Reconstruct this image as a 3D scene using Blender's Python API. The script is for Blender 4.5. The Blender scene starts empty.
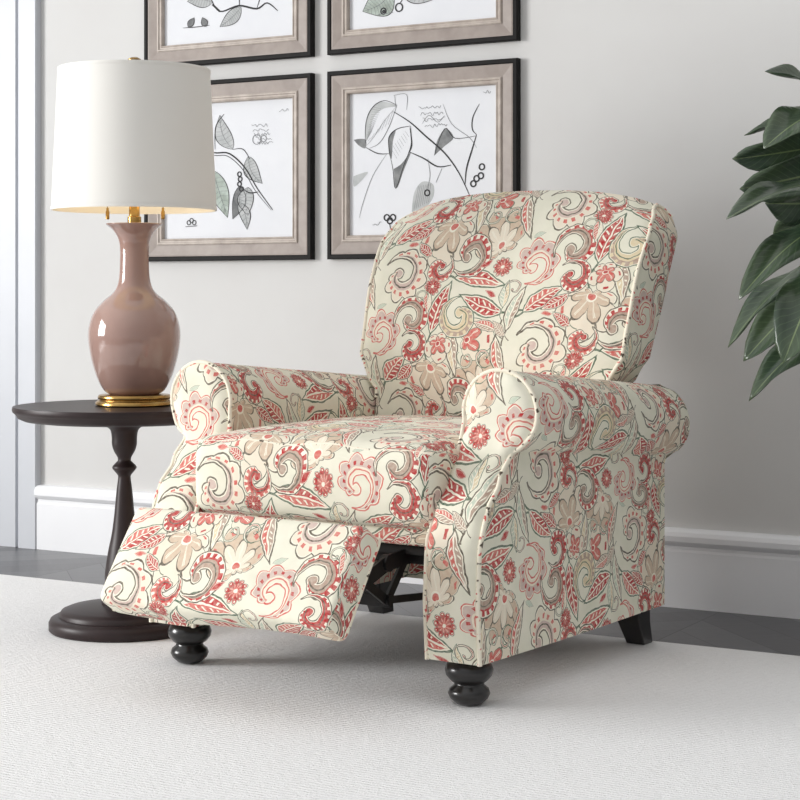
import bpy, bmesh, math, random
from mathutils import Vector, Matrix

SC = bpy.context.scene
COL = SC.collection
PI = math.pi

# ------------------------------------------------------------------ colour and nodes
def lin(r, g, b):
    f = lambda c: (c/255/12.92) if c/255 <= .04045 else ((c/255+.055)/1.055)**2.4
    return (f(r), f(g), f(b), 1)

class Graph:
    """small expression builder on a node tree"""
    def __init__(self, tree): self.t = tree; self.n = tree.nodes; self.l = tree.links
    def node(self, kind, **props):
        nd = self.n.new(kind)
        for k, v in props.items(): setattr(nd, k, v)
        return nd
    def put(self, sock, v):
        if isinstance(v, bpy.types.NodeSocket): self.l.new(v, sock)
        else: sock.default_value = v
    def m(self, op, a, b=None, c=None, clamp=False):
        nd = self.node('ShaderNodeMath', operation=op); nd.use_clamp = clamp
        self.put(nd.inputs[0], a)
        if b is not None: self.put(nd.inputs[1], b)
        if c is not None: self.put(nd.inputs[2], c)
        return nd.outputs[0]
    def add(self, a, b): return self.m('ADD', a, b)
    def sub(self, a, b): return self.m('SUBTRACT', a, b)
    def mul(self, a, b): return self.m('MULTIPLY', a, b)
    def mad(self, a, b, c): return self.m('MULTIPLY_ADD', a, b, c)
    def gt(self, a, b): return self.m('GREATER_THAN', a, b)
    def lt(self, a, b): return self.m('LESS_THAN', a, b)
    def fr(self, a): return self.m('FRACT', a)
    def ab(self, a): return self.m('ABSOLUTE', a)
    def sin(self, a): return self.m('SINE', a)
    def mix(self, fac, a, b, blend='MIX'):
        nd = self.node('ShaderNodeMix', data_type='RGBA', blend_type=blend)
        self.put(nd.inputs[0], fac); self.put(nd.inputs[6], a); self.put(nd.inputs[7], b)
        return nd.outputs[2]
    def xyz(self, v):
        nd = self.node('ShaderNodeSeparateXYZ'); self.put(nd.inputs[0], v); return nd.outputs
    def vec(self, x, y, z=0.0):
        nd = self.node('ShaderNodeCombineXYZ')
        for i, v in enumerate((x, y, z)): self.put(nd.inputs[i], v)
        return nd.outputs[0]
    def noise(self, vec, scale, detail=2, rough=.5, dist=0):
        nd = self.node('ShaderNodeTexNoise'); self.put(nd.inputs['Vector'], vec)
        nd.inputs['Scale'].default_value = scale; nd.inputs['Detail'].default_value = detail
        nd.inputs['Roughness'].default_value = rough; nd.inputs['Distortion'].default_value = dist
        return nd.outputs[0]
    def ramp(self, fac, stops):
        nd = self.node('ShaderNodeValToRGB'); self.put(nd.inputs[0], fac)
        e = nd.color_ramp.elements
        while len(e) < len(stops): e.new(.5)
        for el, (p, c) in zip(e, stops): el.position = p; el.color = c
        return nd.outputs[0]
    def bump(self, h, strength, dist, normal=None):
        nd = self.node('ShaderNodeBump'); self.put(nd.inputs['Height'], h)
        nd.inputs['Strength'].default_value = strength; nd.inputs['Distance'].default_value = dist
        if normal is not None: self.put(nd.inputs['Normal'], normal)
        return nd.outputs[0]

# ------------------------------------------------------------------ the printed fabric
TX, TY = .345, .30            # repeat of the print in metres, half drop
def motif_group(name, extra):
    g = bpy.data.node_groups.new(name, 'ShaderNodeTree')
    it = g.interface
    it.new_socket('Below', in_out='INPUT', socket_type='NodeSocketColor')
    it.new_socket('UV', in_out='INPUT', socket_type='NodeSocketVector')
    for k in ('CX', 'CY', 'Angle', 'Size', 'Flip'):
        it.new_socket(k, in_out='INPUT', socket_type='NodeSocketFloat')
    for k, t in extra:
        it.new_socket(k, in_out='INPUT', socket_type={'c': 'NodeSocketColor', 'f': 'NodeSocketFloat'}[t])
    it.new_socket('Color', in_out='OUTPUT', socket_type='NodeSocketColor')
    G = Graph(g)
    i = G.node('NodeGroupInput').outputs; o = G.node('NodeGroupOutput').inputs
    p = G.xyz(i['UV'])
    dx = G.sub(p[0], i['CX']); dy = G.sub(p[1], i['CY'])
    n = G.m('ROUND', G.mul(dx, 1/TX))
    dx = G.mad(n, -TX, dx); dy = G.mad(n, -TY*.5, dy)
    dy = G.mad(G.m('ROUND', G.mul(dy, 1/TY)), -TY, dy)
    c = G.m('COSINE', i['Angle']); s = G.sin(i['Angle'])
    inv = G.m('DIVIDE', 1.0, i['Size'])
    x = G.mul(G.mul(G.mad(c, dx, G.mul(s, dy)), inv), i['Flip'])
    y = G.mul(G.sub(G.mul(c, dy), G.mul(s, dx)), inv)
    return g, G, i, o, x, y

INK = lin(90, 80, 68); GREEN = lin(80, 102, 82); RED = lin(182, 34, 42); ROSE = lin(206, 98, 90)
TAUPE = lin(176, 150, 134); SAND = lin(222, 204, 168); MINT = lin(196, 206, 188); CREAM = lin(244, 238, 220)
MAUVE = lin(206, 182, 172); PALE = lin(234, 222, 202); BLUSH = lin(208, 184, 160)

def leaf_group():
    g, G, i, o, x, y = motif_group('leaf_motif', [('Width', 'f'), ('Bend', 'f'), ('Stem', 'f'), ('Ink', 'c'), ('FillA', 'c'), ('FillB', 'c'), ('Vein', 'c')])
    yc = G.m('MINIMUM', G.m('MAXIMUM', y, -1.0), 1.0)
    bend = G.mul(i['Bend'], G.mul(yc, yc))
    xb = G.sub(x, bend)
    y01 = G.m('MINIMUM', G.m('MAXIMUM', y, 0.0), 1.0)
    w = G.mul(i['Width'], G.sin(G.mul(G.m('POWER', y01, .85), PI)))
    ax = G.ab(xb)
    d = G.sub(w, ax)
    inside = G.gt(d, .0001)
    # stem tail
    sx = G.sub(xb, G.mul(.07, G.sin(G.mul(yc, 5.0))))
    st = G.mul(G.lt(G.ab(sx), .018), G.mul(G.lt(y, .02), G.gt(y, G.mul(i['Stem'], -1.0))))
    col = G.mix(st, i['Below'], i['Ink'])
    col = G.mix(inside, col, i['Ink'])
    col = G.mix(G.gt(d, .028), col, CREAM)
    col = G.mix(G.gt(d, .048), col, G.mix(G.gt(xb, 0.0), i['FillA'], i['FillB']))
    vein = G.lt(G.fr(G.mad(y, 8.5, G.mul(ax, -7.0))), .30)
    vein = G.mul(vein, G.mul(G.gt(d, .065), G.gt(ax, .035)))
    col = G.mix(vein, col, i['Vein'])
    rib = G.mul(G.lt(ax, .014), G.gt(d, .05))
    col = G.mix(rib, col, i['Vein'])
    G.l.new(col, o['Color']); return g

def curl_group():
    # a comma or scroll: an arc whose radius grows, with a tapering band and a ball at its inner end
    g, G, i, o, x, y = motif_group('curl_motif', [('R0', 'f'), ('Grow', 'f'), ('Width', 'f'), ('Scallop', 'f'), ('Ink', 'c'), ('Inner', 'c'), ('Outer', 'c'), ('Dots', 'c')])
    r = G.m('SQRT', G.mad(x, x, G.mul(y, y)))
    t = G.mad(G.m('ARCTAN2', y, x), 1/(2*PI), .5)
    R = G.mad(t, i['Grow'], i['R0'])
    prof = G.sin(G.mul(G.m('POWER', t, .75), PI))
    w = G.mul(i['Width'], G.mad(prof, .9, .10))
    out = G.sub(r, R)
    sc = G.mul(i['Scallop'], G.mul(prof, G.ab(G.sin(G.mul(t, 26.0)))))
    w2 = G.add(w, G.mul(G.gt(out, 0.0), sc))
    d = G.sub(w2, G.ab(out))
    bx = G.add(x, G.mul(i['R0'], .62))
    ball = G.sub(G.mad(i['Width'], .55, .03), G.m('SQRT', G.mad(bx, bx, G.mul(y, y))))
    d = G.m('MAXIMUM', d, ball)
    col = G.mix(G.gt(d, 0.0), i['Below'], i['Ink'])
    col = G.mix(G.gt(d, .022), col, CREAM)
    fill = G.mix(G.gt(out, G.mul(w, .1)), i['Inner'], i['Outer'])
    col = G.mix(G.gt(d, .036), col, fill)
    dots = G.mul(G.lt(G.fr(G.mul(t, 15.0)), .42), G.lt(G.ab(G.sub(out, G.mul(w, .52))), G.mul(w, .24)))
    col = G.mix(G.mul(dots, G.gt(d, .03)), col, i['Dots'])
    line = G.lt(G.ab(G.add(out, G.mul(w, .25))), .011)
    col = G.mix(G.mul(line, G.gt(d, .04)), col, i['Ink'])
    G.l.new(col, o['Color']); return g

def flower_group():
    g, G, i, o, x, y = motif_group('flower_motif', [('Petals', 'f'), ('Fan', 'f'), ('Ink', 'c'), ('Fill', 'c'), ('Mid', 'c'), ('Heart', 'c')])
    r = G.m('SQRT', G.mad(x, x, G.mul(y, y)))
    th = G.m('ARCTAN2', x, y)
    half = G.mul(i['Petals'], .5)
    pet = G.ab(G.m('COSINE', G.mul(th, half)))
    grow = G.mad(G.m('COSINE', th), i['Fan'], 1.0)
    R = G.mul(grow, G.mad(G.m('POWER', pet, .6), .13, .34))
    d = G.sub(R, r)
    col = G.mix(G.gt(d, 0.0), i['Below'], i['Ink'])
    col = G.mix(G.gt(d, .024), col, CREAM)
    col = G.mix(G.gt(d, .04), col, i['Fill'])
    rn = G.m('DIVIDE', r, grow)
    # beads along the rim and lines between the petals
    bead = G.mul(G.lt(G.ab(G.sub(rn, .37)), .022), G.gt(pet, .93))
    col = G.mix(G.mul(bead, G.gt(d, .045)), col, i['Heart'])
    spoke = G.mul(G.lt(pet, .13), G.gt(d, .03))
    col = G.mix(spoke, col, i['Ink'])
    pet2 = G.ab(G.sin(G.mul(th, half)))
    R2 = G.mad(G.m('POWER', pet2, .7), .17, .11)
    d2 = G.sub(R2, rn)
    col = G.mix(G.gt(d2, -.02), col, i['Ink'])
    col = G.mix(G.gt(d2, 0.0), col, i['Mid'])
    col = G.mix(G.mul(G.gt(d2, .03), G.mul(G.lt(pet2, .999), G.gt(pet2, .985))), col, CREAM)
    col = G.mix(G.lt(rn, .075), col, CREAM)
    col = G.mix(G.lt(rn, .055), col, i['Heart'])
    G.l.new(col, o['Color']); return g

LEAF, CURL, FLOWER = leaf_group(), curl_group(), flower_group()
def L(size, ang, w=.2, bend=.15, stem=.5, a=RED, b=RED, vein=CREAM, ink=GREEN, flip=1):
    return (LEAF, size, ang, flip, dict(Width=w, Bend=bend, Stem=stem, Ink=ink, FillA=a, FillB=b, Vein=vein), [(0, .2, .24), (bend*.3, .55, .26), (bend*.8, .85, .2), (0, -.2, .1)])
def K(size, ang, r0=.16, grow=.26, w=.13, sc=0.0, inner=TAUPE, outer=RED, dots=CREAM, ink=INK, flip=1):
    return (CURL, size, ang, flip, dict(R0=r0, Grow=grow, Width=w, Scallop=sc, Ink=ink, Inner=inner, Outer=outer, Dots=dots), [(0, 0, .36+sc+max(0, w-.1))])
def F(size, ang, n=9, fan=.3, fill=SAND, mid=TAUPE, heart=RED, ink=INK):
    return (FLOWER, size, ang, 1, dict(Petals=float(n), Fan=fan, Ink=ink, Fill=fill, Mid=mid, Heart=heart), [(0, fan*.25, .47)])
MOTIFS = [
    K(.150, 2.2, .12, .24, .12, .10, MAUVE, PALE, ROSE, INK), K(.120, 5.0, .12, .24, .12, .10, PALE, MAUVE, RED, ROSE, -1),
    F(.115, 2.9, 7, .85, PALE, BLUSH, ROSE, INK), F(.105, .3, 9, .8, BLUSH, PALE, ROSE, INK), F(.08, 4.4, 5, .8, PALE, ROSE, RED, GREEN),
    L(.118, .35, .19, .2, .45), L(.115, 2.5, .18, -.2, .45, flip=-1), L(.125, 4.3, .17, .25, .4, RED, ROSE), L(.10, 5.5, .2, .2, .4, ROSE, RED),
    L(.105, 1.3, .15, .3, .3, TAUPE, SAND, CREAM, INK), L(.105, 3.6, .15, -.3, .3, TAUPE, ROSE, CREAM, INK), L(.10, 5.0, .15, .3, .3, MINT, TAUPE, CREAM, INK),
    K(.105, .6, .15, .27, .16), K(.11, 3.5, .15, .27, .15, flip=-1), K(.085, 5.2, .15, .27, .16, inner=RED, outer=RED), K(.105, 1.9, .14, .28, .16, 0, SAND, TAUPE, SAND, GREEN, -1),
    K(.075, 4.1, .14, .28, .17, 0, RED, ROSE, CREAM),
    F(.048, 0, 10, 0, RED, ROSE, CREAM, GREEN), F(.045, 1, 10, 0, RED, RED, CREAM, GREEN), F(.07, 3.3, 5, .35, PALE, ROSE, RED, INK),
    L(.065, 2.0, .2, .2, .4, RED, RED, CREAM, INK), L(.06, 4.8, .2, -.2, .4, TAUPE, ROSE, CREAM, INK), L(.06, 0.2, .2, .2, .4, MINT, SAND, CREAM, GREEN),
    L(.05, 3.1, .22, .2, .3, PALE, ROSE, CREAM, INK), L(.05, 5.8, .22, .2, .3, RED, RED, CREAM, GREEN), L(.045, 1.5, .22, .2, .3, TAUPE, TAUPE, CREAM, INK),
    K(.062, 0.9, .12, .26, .05, 0, ROSE, ROSE, CREAM, GREEN), K(.058, 2.8, .12, .26, .05, 0, TAUPE, TAUPE, CREAM, GREEN, -1), K(.055, 4.6, .12, .26, .045, 0, RED, RED, CREAM, INK),
    K(.05, 5.9, .12, .26, .05, 0, TAUPE, SAND, CREAM, GREEN, -1),
    L(.03, .7, .2, .1, 0, RED, RED, RED, RED), L(.03, 2.9, .2, .1, 0, RED, RED, RED, RED), L(.026, 4.9, .2, .1, 0, ROSE, ROSE, ROSE, RED),
    L(.026, 5.6, .2, .1, 0, MINT, MINT, MINT, GREEN),
]
def wrap_delta(ax, ay, bx, by):
    dx, dy = ax-bx, ay-by
    n = round(dx/TX); dx -= n*TX; dy -= n*TY*.5; dy -= TY*round(dy/TY)
    return math.hypot(dx, dy)
def scatter(seed=11):
    rnd = random.Random(seed); placed = []; out = []
    for grp, size, ang, flip, args, discs in MOTIFS:
        best = None
        for k in range(900):
            cx, cy = rnd.random()*TX, rnd.random()*TY
            a = ang + rnd.uniform(-.5, .5) if k % 3 else rnd.uniform(0, 2*PI)
            pts = []
            for (u, v, r) in discs:
                u, v, r = u*size*flip, v*size, r*size
                pts.append((cx+u*math.cos(a)-v*math.sin(a), cy+u*math.sin(a)+v*math.cos(a), r))
            sc = 0 if placed else 0
            clear = min([wrap_delta(p[0], p[1], q[0], q[1])-p[2]-q[2] for p in pts for q in placed] or [1])
            score = -abs(clear-.001) if clear < .001 else -.15*clear
            if best is None or score > best[0]: best = (score, cx, cy, a, pts)
        placed += best[4]; out.append((grp, size, best[3], flip, args, best[1], best[2]))
    return out

def fabric_material(name, pattern=True):
    m = bpy.data.materials.new(name); m.use_nodes = True
    G = Graph(m.node_tree); b = G.n['Principled BSDF']
    uvn = G.node('ShaderNodeUVMap'); uvn.uv_map = 'UVMap'
    sc = G.node('ShaderNodeVectorMath', operation='SCALE'); G.put(sc.inputs[0], uvn.outputs[0]); sc.inputs['Scale'].default_value = .88
    base_uv = sc.outputs[0]
    # printed line wobble
    nz = G.node('ShaderNodeTexNoise'); G.put(nz.inputs['Vector'], base_uv); nz.inputs['Scale'].default_value = 55; nz.inputs['Detail'].default_value = 1
    off = G.node('ShaderNodeVectorMath', operation='MULTIPLY_ADD')
    G.put(off.inputs[0], nz.outputs['Color']); off.inputs[1].default_value = (.007, .007, 0)
    G.put(off.inputs[2], base_uv)
    uv = off.outputs[0]
    ground = G.mix(G.m('SMOOTH_MIN', G.noise(base_uv, 26, 2), 1.0, .1), lin(241, 236, 219), lin(220, 219, 198))
    col = ground
    if pattern:
        for grp, size, ang, flip, args, cx, cy in scatter():
            nd = G.node('ShaderNodeGroup'); nd.node_tree = grp
            G.put(nd.inputs['Below'], col); G.put(nd.inputs['UV'], uv)
            nd.inputs['CX'].default_value = cx; nd.inputs['CY'].default_value = cy
            nd.inputs['Angle'].default_value = ang; nd.inputs['Size'].default_value = size; nd.inputs['Flip'].default_value = flip
            for k, v in args.items(): nd.inputs[k].default_value = v
            col = nd.outputs[0]
        # ink on woven cotton: slightly uneven
        fade = G.ramp(G.noise(base_uv, 140, 3, .6), [(.35, (0, 0, 0, 1)), (.75, (.35, .35, .35, 1))])
        col = G.mix(fade, col, ground)
    G.put(b.inputs['Base Color'], col)
    b.inputs['Roughness'].default_value = .82
    b.inputs['Specular IOR Level'].default_value = .25
    b.inputs['Sheen Weight'].default_value = .08
    p = G.xyz(base_uv)
    weave = G.mul(G.sin(G.mul(p[0], 4200.0)), G.sin(G.mul(p[1], 4200.0)))
    soft = G.noise(base_uv, 9, 3, .5, .4)
    nrm = G.bump(soft, .35, .02)
    nrm = G.bump(weave, .12, .0006, nrm)
    G.put(b.inputs['Normal'], nrm)
    return m

# ------------------------------------------------------------------ mesh helpers
def make_mesh(name, verts, faces, uvs, mats, mat_ids=None, merge=True, smooth=True):
    """uvs: one list of (u,v) per face, in metres"""
    me = bpy.data.meshes.new(name); me.from_pydata([tuple(v) for v in verts], [], faces)
    ul = me.uv_layers.new(name='UVMap')
    k = 0
    for f in uvs:
        for t in f: ul.data[k].uv = t; k += 1
    for m in (mats if isinstance(mats, (list, tuple)) else [mats]): me.materials.append(m)
    if mat_ids:
        for p, i in zip(me.polygons, mat_ids): p.material_index = i
    if merge:
        bm = bmesh.new(); bm.from_mesh(me)
        bmesh.ops.remove_doubles(bm, verts=bm.verts, dist=1e-5)
        bmesh.ops.dissolve_degenerate(bm, edges=bm.edges, dist=1e-6)
        bmesh.ops.recalc_face_normals(bm, faces=bm.faces)
        bm.to_mesh(me); bm.free()
    for p in me.polygons: p.use_smooth = smooth
    if smooth:
        try: me.set_sharp_from_angle(angle=math.radians(50))
        except Exception: pass
    return me

class MB:
    def __init__(self): self.v = []; self.f = []; self.u = []; self.ids = []; self.cur = 0
    def grid(self, P, U=None, closed=False):
        """P[i][j] points; U[i][j] uv in metres (arc length when not given)"""
        ni, nj = len(P), len(P[0]); b = len(self.v)
        P = [[Vector(p) for p in r] for r in P]
        if U is None:
            mi, mj = ni//2, nj//2
            us = [0]; vs = [0]
            for j in range(1, nj): us.append(us[-1]+(P[mi][j]-P[mi][j-1]).length)
            for i in range(1, ni): vs.append(vs[-1]+(P[i][mj]-P[i-1][mj]).length)
            U = [[(us[j], vs[i]) for j in range(nj)] for i in range(ni)]
        for r in P: self.v += r
        for i in range(ni-1):
            for j in range(nj-1):
                self.f.append((b+i*nj+j, b+i*nj+j+1, b+(i+1)*nj+j+1, b+(i+1)*nj+j))
                self.u.append([U[i][j], U[i][j+1], U[i+1][j+1], U[i+1][j]]); self.ids.append(self.cur)
    def poly(self, pts, uv=None):
        b = len(self.v); self.v += [Vector(p) for p in pts]
        self.f.append(tuple(range(b, b+len(pts)))); self.u.append(uv or [(p[0], p[1]) for p in pts]); self.ids.append(self.cur)
    def box(self, x0, x1, y0, y1, z0, z1):
        X, Y, Z = (x0, x1), (y0, y1), (z0, z1)
        c = [Vector((X[i], Y[j], Z[k])) for i in (0, 1) for j in (0, 1) for k in (0, 1)]
        for q, ax in (((0,1,3,2),(1,2)), ((4,6,7,5),(1,2)), ((0,4,5,1),(0,2)), ((2,3,7,6),(0,2)), ((0,2,6,4),(0,1)), ((1,5,7,3),(0,1))):
            self.poly([c[i] for i in q], [(c[i][ax[0]], c[i][ax[1]]) for i in q])
    def tube(self, pts, r, n=10, caps=True, closed=False):
        pts = [Vector(p) for p in pts]; N = len(pts); rows = []
        up = None
        for i, p in enumerate(pts):
            a = pts[i-1] if (i or closed) else pts[0]; b = pts[(i+1) % N] if (i < N-1 or closed) else pts[-1]
            t = (b-a).normalized()
            if up is None: up = t.orthogonal().normalized()
            up = (up-t*up.dot(t)).normalized(); s = t.cross(up)
            rr = r(i/(N-1)) if callable(r) else r
            rows.append([p+(up*math.cos(2*PI*k/n)+s*math.sin(2*PI*k/n))*rr for k in range(n+1)])
        if closed: rows.append(rows[0])
        self.grid(rows)
        if caps and not closed:
            self.poly(rows[0][:-1][::-1]); self.poly(rows[-1][:-1])
    def bar(self, a, b, w, h, up=(0, 0, 1)):
        a, b = Vector(a), Vector(b); t = (b-a).normalized(); s = t.cross(Vector(up)).normalized(); u = s.cross(t)
        q = [s*w/2+u*h/2, -s*w/2+u*h/2, -s*w/2-u*h/2, s*w/2-u*h/2]
        A = [a+d for d in q]; B = [b+d for d in q]
        for k in range(4): self.poly([A[k], A[(k+1) % 4], B[(k+1) % 4], B[k]])
        self.poly(A[::-1]); self.poly(B)
    def lathe(self, prof, n=48, c=(0, 0, 0)):
        rows = [[(c[0]+r*math.cos(2*PI*k/n), c[1]+r*math.sin(2*PI*k/n), c[2]+z) for k in range(n+1)] for r, z in prof]
        self.grid(rows)
        if prof[0][0] > 1e-4: self.poly(rows[0][:-1][::-1])
        if prof[-1][0] > 1e-4: self.poly(rows[-1][:-1])
    def build(self, name, mats, parent=None, loc=None, bevel=0, sub=0, smooth=True, merge=True):
        me = make_mesh(name, self.v, self.f, self.u, mats, self.ids, merge, smooth)
        o = bpy.data.objects.new(name, me); COL.objects.link(o)
        if parent is not None: o.parent = parent
        if loc: o.location = loc
        if bevel:
            md = o.modifiers.new('Bevel', 'BEVEL'); md.width = bevel; md.segments = 3; md.limit_method = 'ANGLE'; md.angle_limit = math.radians(40)
            md.harden_normals = False
        if sub:
            md = o.modifiers.new('Subdivision', 'SUBSURF'); md.levels = sub; md.render_levels = sub
        return o

def smooth_path(pts, n=8):
    """Catmull-Rom through points of any dimension"""
    pts = [tuple(p) for p in pts]; out = []
    for i in range(len(pts)-1):
        p0 = pts[max(i-1, 0)]; p1 = pts[i]; p2 = pts[i+1]; p3 = pts[min(i+2, len(pts)-1)]
        for k in range(n):
            t = k/n
            out.append(tuple(.5*((2*b)+(-a+c)*t+(2*a-5*b+4*c-d)*t*t+(-a+3*b-3*c+d)*t**3) for a, b, c, d in zip(p0, p1, p2, p3)))
    out.append(pts[-1]); return out

def interp(tab, x):
    if x <= tab[0][0]: return tab[0][1]
    for (a, va), (b, vb) in zip(tab, tab[1:]):
        if x <= b:
            t = (x-a)/(b-a); t = t*t*(3-2*t); return va+(vb-va)*t
    return tab[-1][1]

def thing(name, label, cat, loc=(0, 0, 0), rz=0, group=None):
    o = bpy.data.objects.new(name, None); COL.objects.link(o); o.empty_display_size = .1
    o.location = loc; o.rotation_euler = (0, 0, rz); o['label'] = label; o['category'] = cat
    if group: o['group'] = group
    return o
def tag(o, label, cat): o['label'] = label; o['category'] = cat; return o
def structure(o): o['kind'] = 'structure'; return o

def mat(name, col, rough=.5, metal=0, spec=.5, coat=0, emit=None):
    m = bpy.data.materials.new(name); m.use_nodes = True; b = m.node_tree.nodes['Principled BSDF']
    b.inputs['Base Color'].default_value = col; b.inputs['Roughness'].default_value = rough; b.inputs['Metallic'].default_value = metal
    b.inputs['Specular IOR Level'].default_value = spec; b.inputs['Coat Weight'].default_value = coat
    if emit: b.inputs['Emission Color'].default_value = emit[0]; b.inputs['Emission Strength'].default_value = emit[1]
    return m, Graph(m.node_tree), b
def objvec(G): return G.node('ShaderNodeTexCoord').outputs['Object']
def noisy(name, c1, c2, scale, rough, bump=.1, dist=.001, stretch=None, **k):
    m, G, b = mat(name, c1, rough, **k)
    v = objvec(G)
    if stretch:
        mp = G.node('ShaderNodeMapping'); G.put(mp.inputs['Vector'], v); mp.inputs['Scale'].default_value = stretch; v = mp.outputs[0]
    n = G.noise(v, scale, 4, .55)
    G.put(b.inputs['Base Color'], G.ramp(n, [(.3, c1), (.7, c2)]))
    if bump: G.put(b.inputs['Normal'], G.bump(n, bump, dist))
    return m

# ------------------------------------------------------------------ materials
FABRIC = fabric_material('printed_cotton')
PIPING = noisy('piping_cotton', lin(236, 228, 208), lin(206, 190, 172), 60, .8)
# piping is cut from the same cloth: flecks of red and green along it
def piping_material():
    m, G, b = mat('piping_cloth', lin(232, 224, 204), .8, spec=.25)
    n = G.noise(objvec(G), 70, 2)
    G.put(b.inputs['Base Color'], G.ramp(n, [(.0, ROSE), (.34, ROSE), (.38, lin(238, 231, 212)), (.62, lin(236, 228, 208)), (.66, INK), (1, INK)]))
    return m
PIPING = piping_material()
UNDER = noisy('black_dust_cloth', lin(40, 38, 36), lin(30, 28, 27), 80, .9)
BLACKWOOD = noisy('black_lacquer', lin(20, 19, 19), lin(30, 28, 27), 20, .28, .05, coat=.3)
STEEL = noisy('black_steel', lin(22, 22, 23), lin(34, 33, 33), 40, .4, .05, metal=.4)
DARKWOOD = noisy('espresso_wood', lin(48, 36, 36), lin(38, 28, 28), 14, .42, .06, .001, (1, 1, .15), spec=.35)
BRASS = noisy('antique_brass', lin(190, 156, 96), lin(156, 122, 70), 30, .25, .03, metal=1)
CERAMIC = noisy('mauve_glaze', lin(168, 138, 127), lin(158, 127, 117), 6, .12, 0, coat=.6)
PAPER = noisy('print_paper', lin(224, 226, 229), lin(218, 220, 224), 5, .7, 0)
INKM = mat('drawing_ink', lin(44, 44, 46), .8)[0]
INK2 = mat('drawing_pencil', lin(120, 122, 124), .8)[0]
WASH = noisy('drawing_wash', lin(196, 198, 198), lin(168, 172, 172), 25, .8, 0)
WASHG = noisy('drawing_green_wash', lin(190, 202, 194), lin(150, 160, 150), 30, .8, 0)
WASHD = noisy('drawing_dark_wash', lin(96, 98, 100), lin(140, 142, 142), 40, .8, 0)
FRAMEW = noisy('greige_frame_wood', lin(160, 149, 141), lin(142, 131, 124), 22, .5, .15, .001, (1, 1, 1))
FRAMEB = noisy('black_frame_edge', lin(12, 11, 11), lin(26, 24, 23), 45, .6, .1, spec=.2)
FRAMEL = noisy('pale_frame_lip', lin(190, 180, 170), lin(160, 148, 138), 30, .45, .1)
WHITEP = noisy('grey_white_trim_paint', lin(200, 203, 208), lin(196, 199, 204), 4, .4, .02)
WHITEB = noisy('white_baseboard_paint', lin(240, 241, 243), lin(236, 237, 239), 4, .4, .02)
WALLM = noisy('wall_paint', lin(212, 212, 210), lin(208, 207, 205), 3, .85, .03)
POT = noisy('pot_glaze', lin(222, 218, 210), lin(206, 200, 190), 8, .4, .05)
SOIL = noisy('potting_soil', lin(48, 36, 28), lin(74, 56, 42), 60, .95, .8, .01)
BARK = noisy('plant_bark', lin(92, 78, 60), lin(70, 62, 48), 30, .8, .4, .004)

def shade_material():
    m, G, b = mat('linen_shade', lin(238, 236, 230), .85, spec=.2)
    p = G.xyz(G.node('ShaderNodeUVMap').outputs[0])
    h = G.add(G.noise(G.vec(G.mul(p[0], 400.0), G.mul(p[1], 20.0)), 1, 2), G.noise(G.vec(G.mul(p[0], 20.0), G.mul(p[1], 400.0)), 1, 2))
    G.put(b.inputs['Normal'], G.bump(h, .1, .001))
    return m
SHADE = shade_material()
SHADE_IN = mat('shade_lining', lin(248, 244, 230), .7)[0]
BULB = mat('warm_bulb', lin(255, 240, 210), .3, emit=(lin(255, 214, 150), 2))[0]

def leaf_material():
    m, G, b = mat('rubber_leaf', lin(48, 74, 50), .32, spec=.5, coat=.2)
    uv = G.xyz(G.node('ShaderNodeUVMap').outputs[0])       # u across -1..1, v along 0..1
    geo = G.node('ShaderNodeNewGeometry')
    ax = G.ab(uv[0])
    vein = G.lt(G.ab(G.sub(G.fr(G.mad(uv[1], 16.0, G.mul(ax, -3.0))), .5)), .06)
    base = G.ramp(G.noise(objvec(G), 12, 3), [(.3, lin(46, 64, 48)), (.7, lin(68, 84, 58))])
    back = lin(104, 120, 78)
    col = G.mix(geo.outputs['Backfacing'], base, back)
    col = G.mix(G.mul(vein, .35), col, lin(96, 120, 84))
    col = G.mix(G.lt(ax, .035), col, lin(112, 128, 88))
    G.put(b.inputs['Base Color'], col)
    G.put(b.inputs['Normal'], G.bump(G.add(G.mul(vein, .6), G.m('POWER', ax, .5)), .25, .002))
    return m
LEAFM = leaf_material()

def floor_material():
    # herringbone planks: charcoal stained
    m, G, b = mat('charcoal_herringbone', lin(86, 86, 88), .38)
    p = G.xyz(objvec(G))
    W = .46
    fx = G.mul(p[0], 1/W); cell = G.m('FLOOR', fx); u = G.sub(fx, cell)
    odd = G.ab(G.sub(G.m('MODULO', G.ab(cell), 2.0), 0.0))
    slope = G.mad(odd, -2.0, 1.0)
    t = G.mul(G.add(p[1], G.mul(slope, G.mul(u, W))), 1/.15)
    pid = G.m('FLOOR', t); ft = G.sub(t, pid)
    seam = G.m('MAXIMUM', G.lt(ft, .018), G.lt(u, .006))
    wn = G.node('ShaderNodeTexWhiteNoise'); G.put(wn.inputs['Vector'], G.vec(cell, pid))
    grain = G.noise(G.vec(G.mul(G.sub(p[0], G.mul(slope, p[1])), 40.0), G.mul(G.add(p[1], G.mul(slope, p[0])), 5.0)), 1, 4)
    k = G.mad(wn.outputs['Value'], .6, G.mul(grain, .4))
    col = G.ramp(k, [(.2, lin(80, 80, 83)), (.8, lin(106, 106, 109))])
    col = G.mix(seam, col, lin(52, 52, 54))
    G.put(b.inputs['Base Color'], col)
    G.put(b.inputs['Normal'], G.bump(G.sub(grain, G.mul(seam, 2.0)), .15, .001))
    return m

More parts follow.
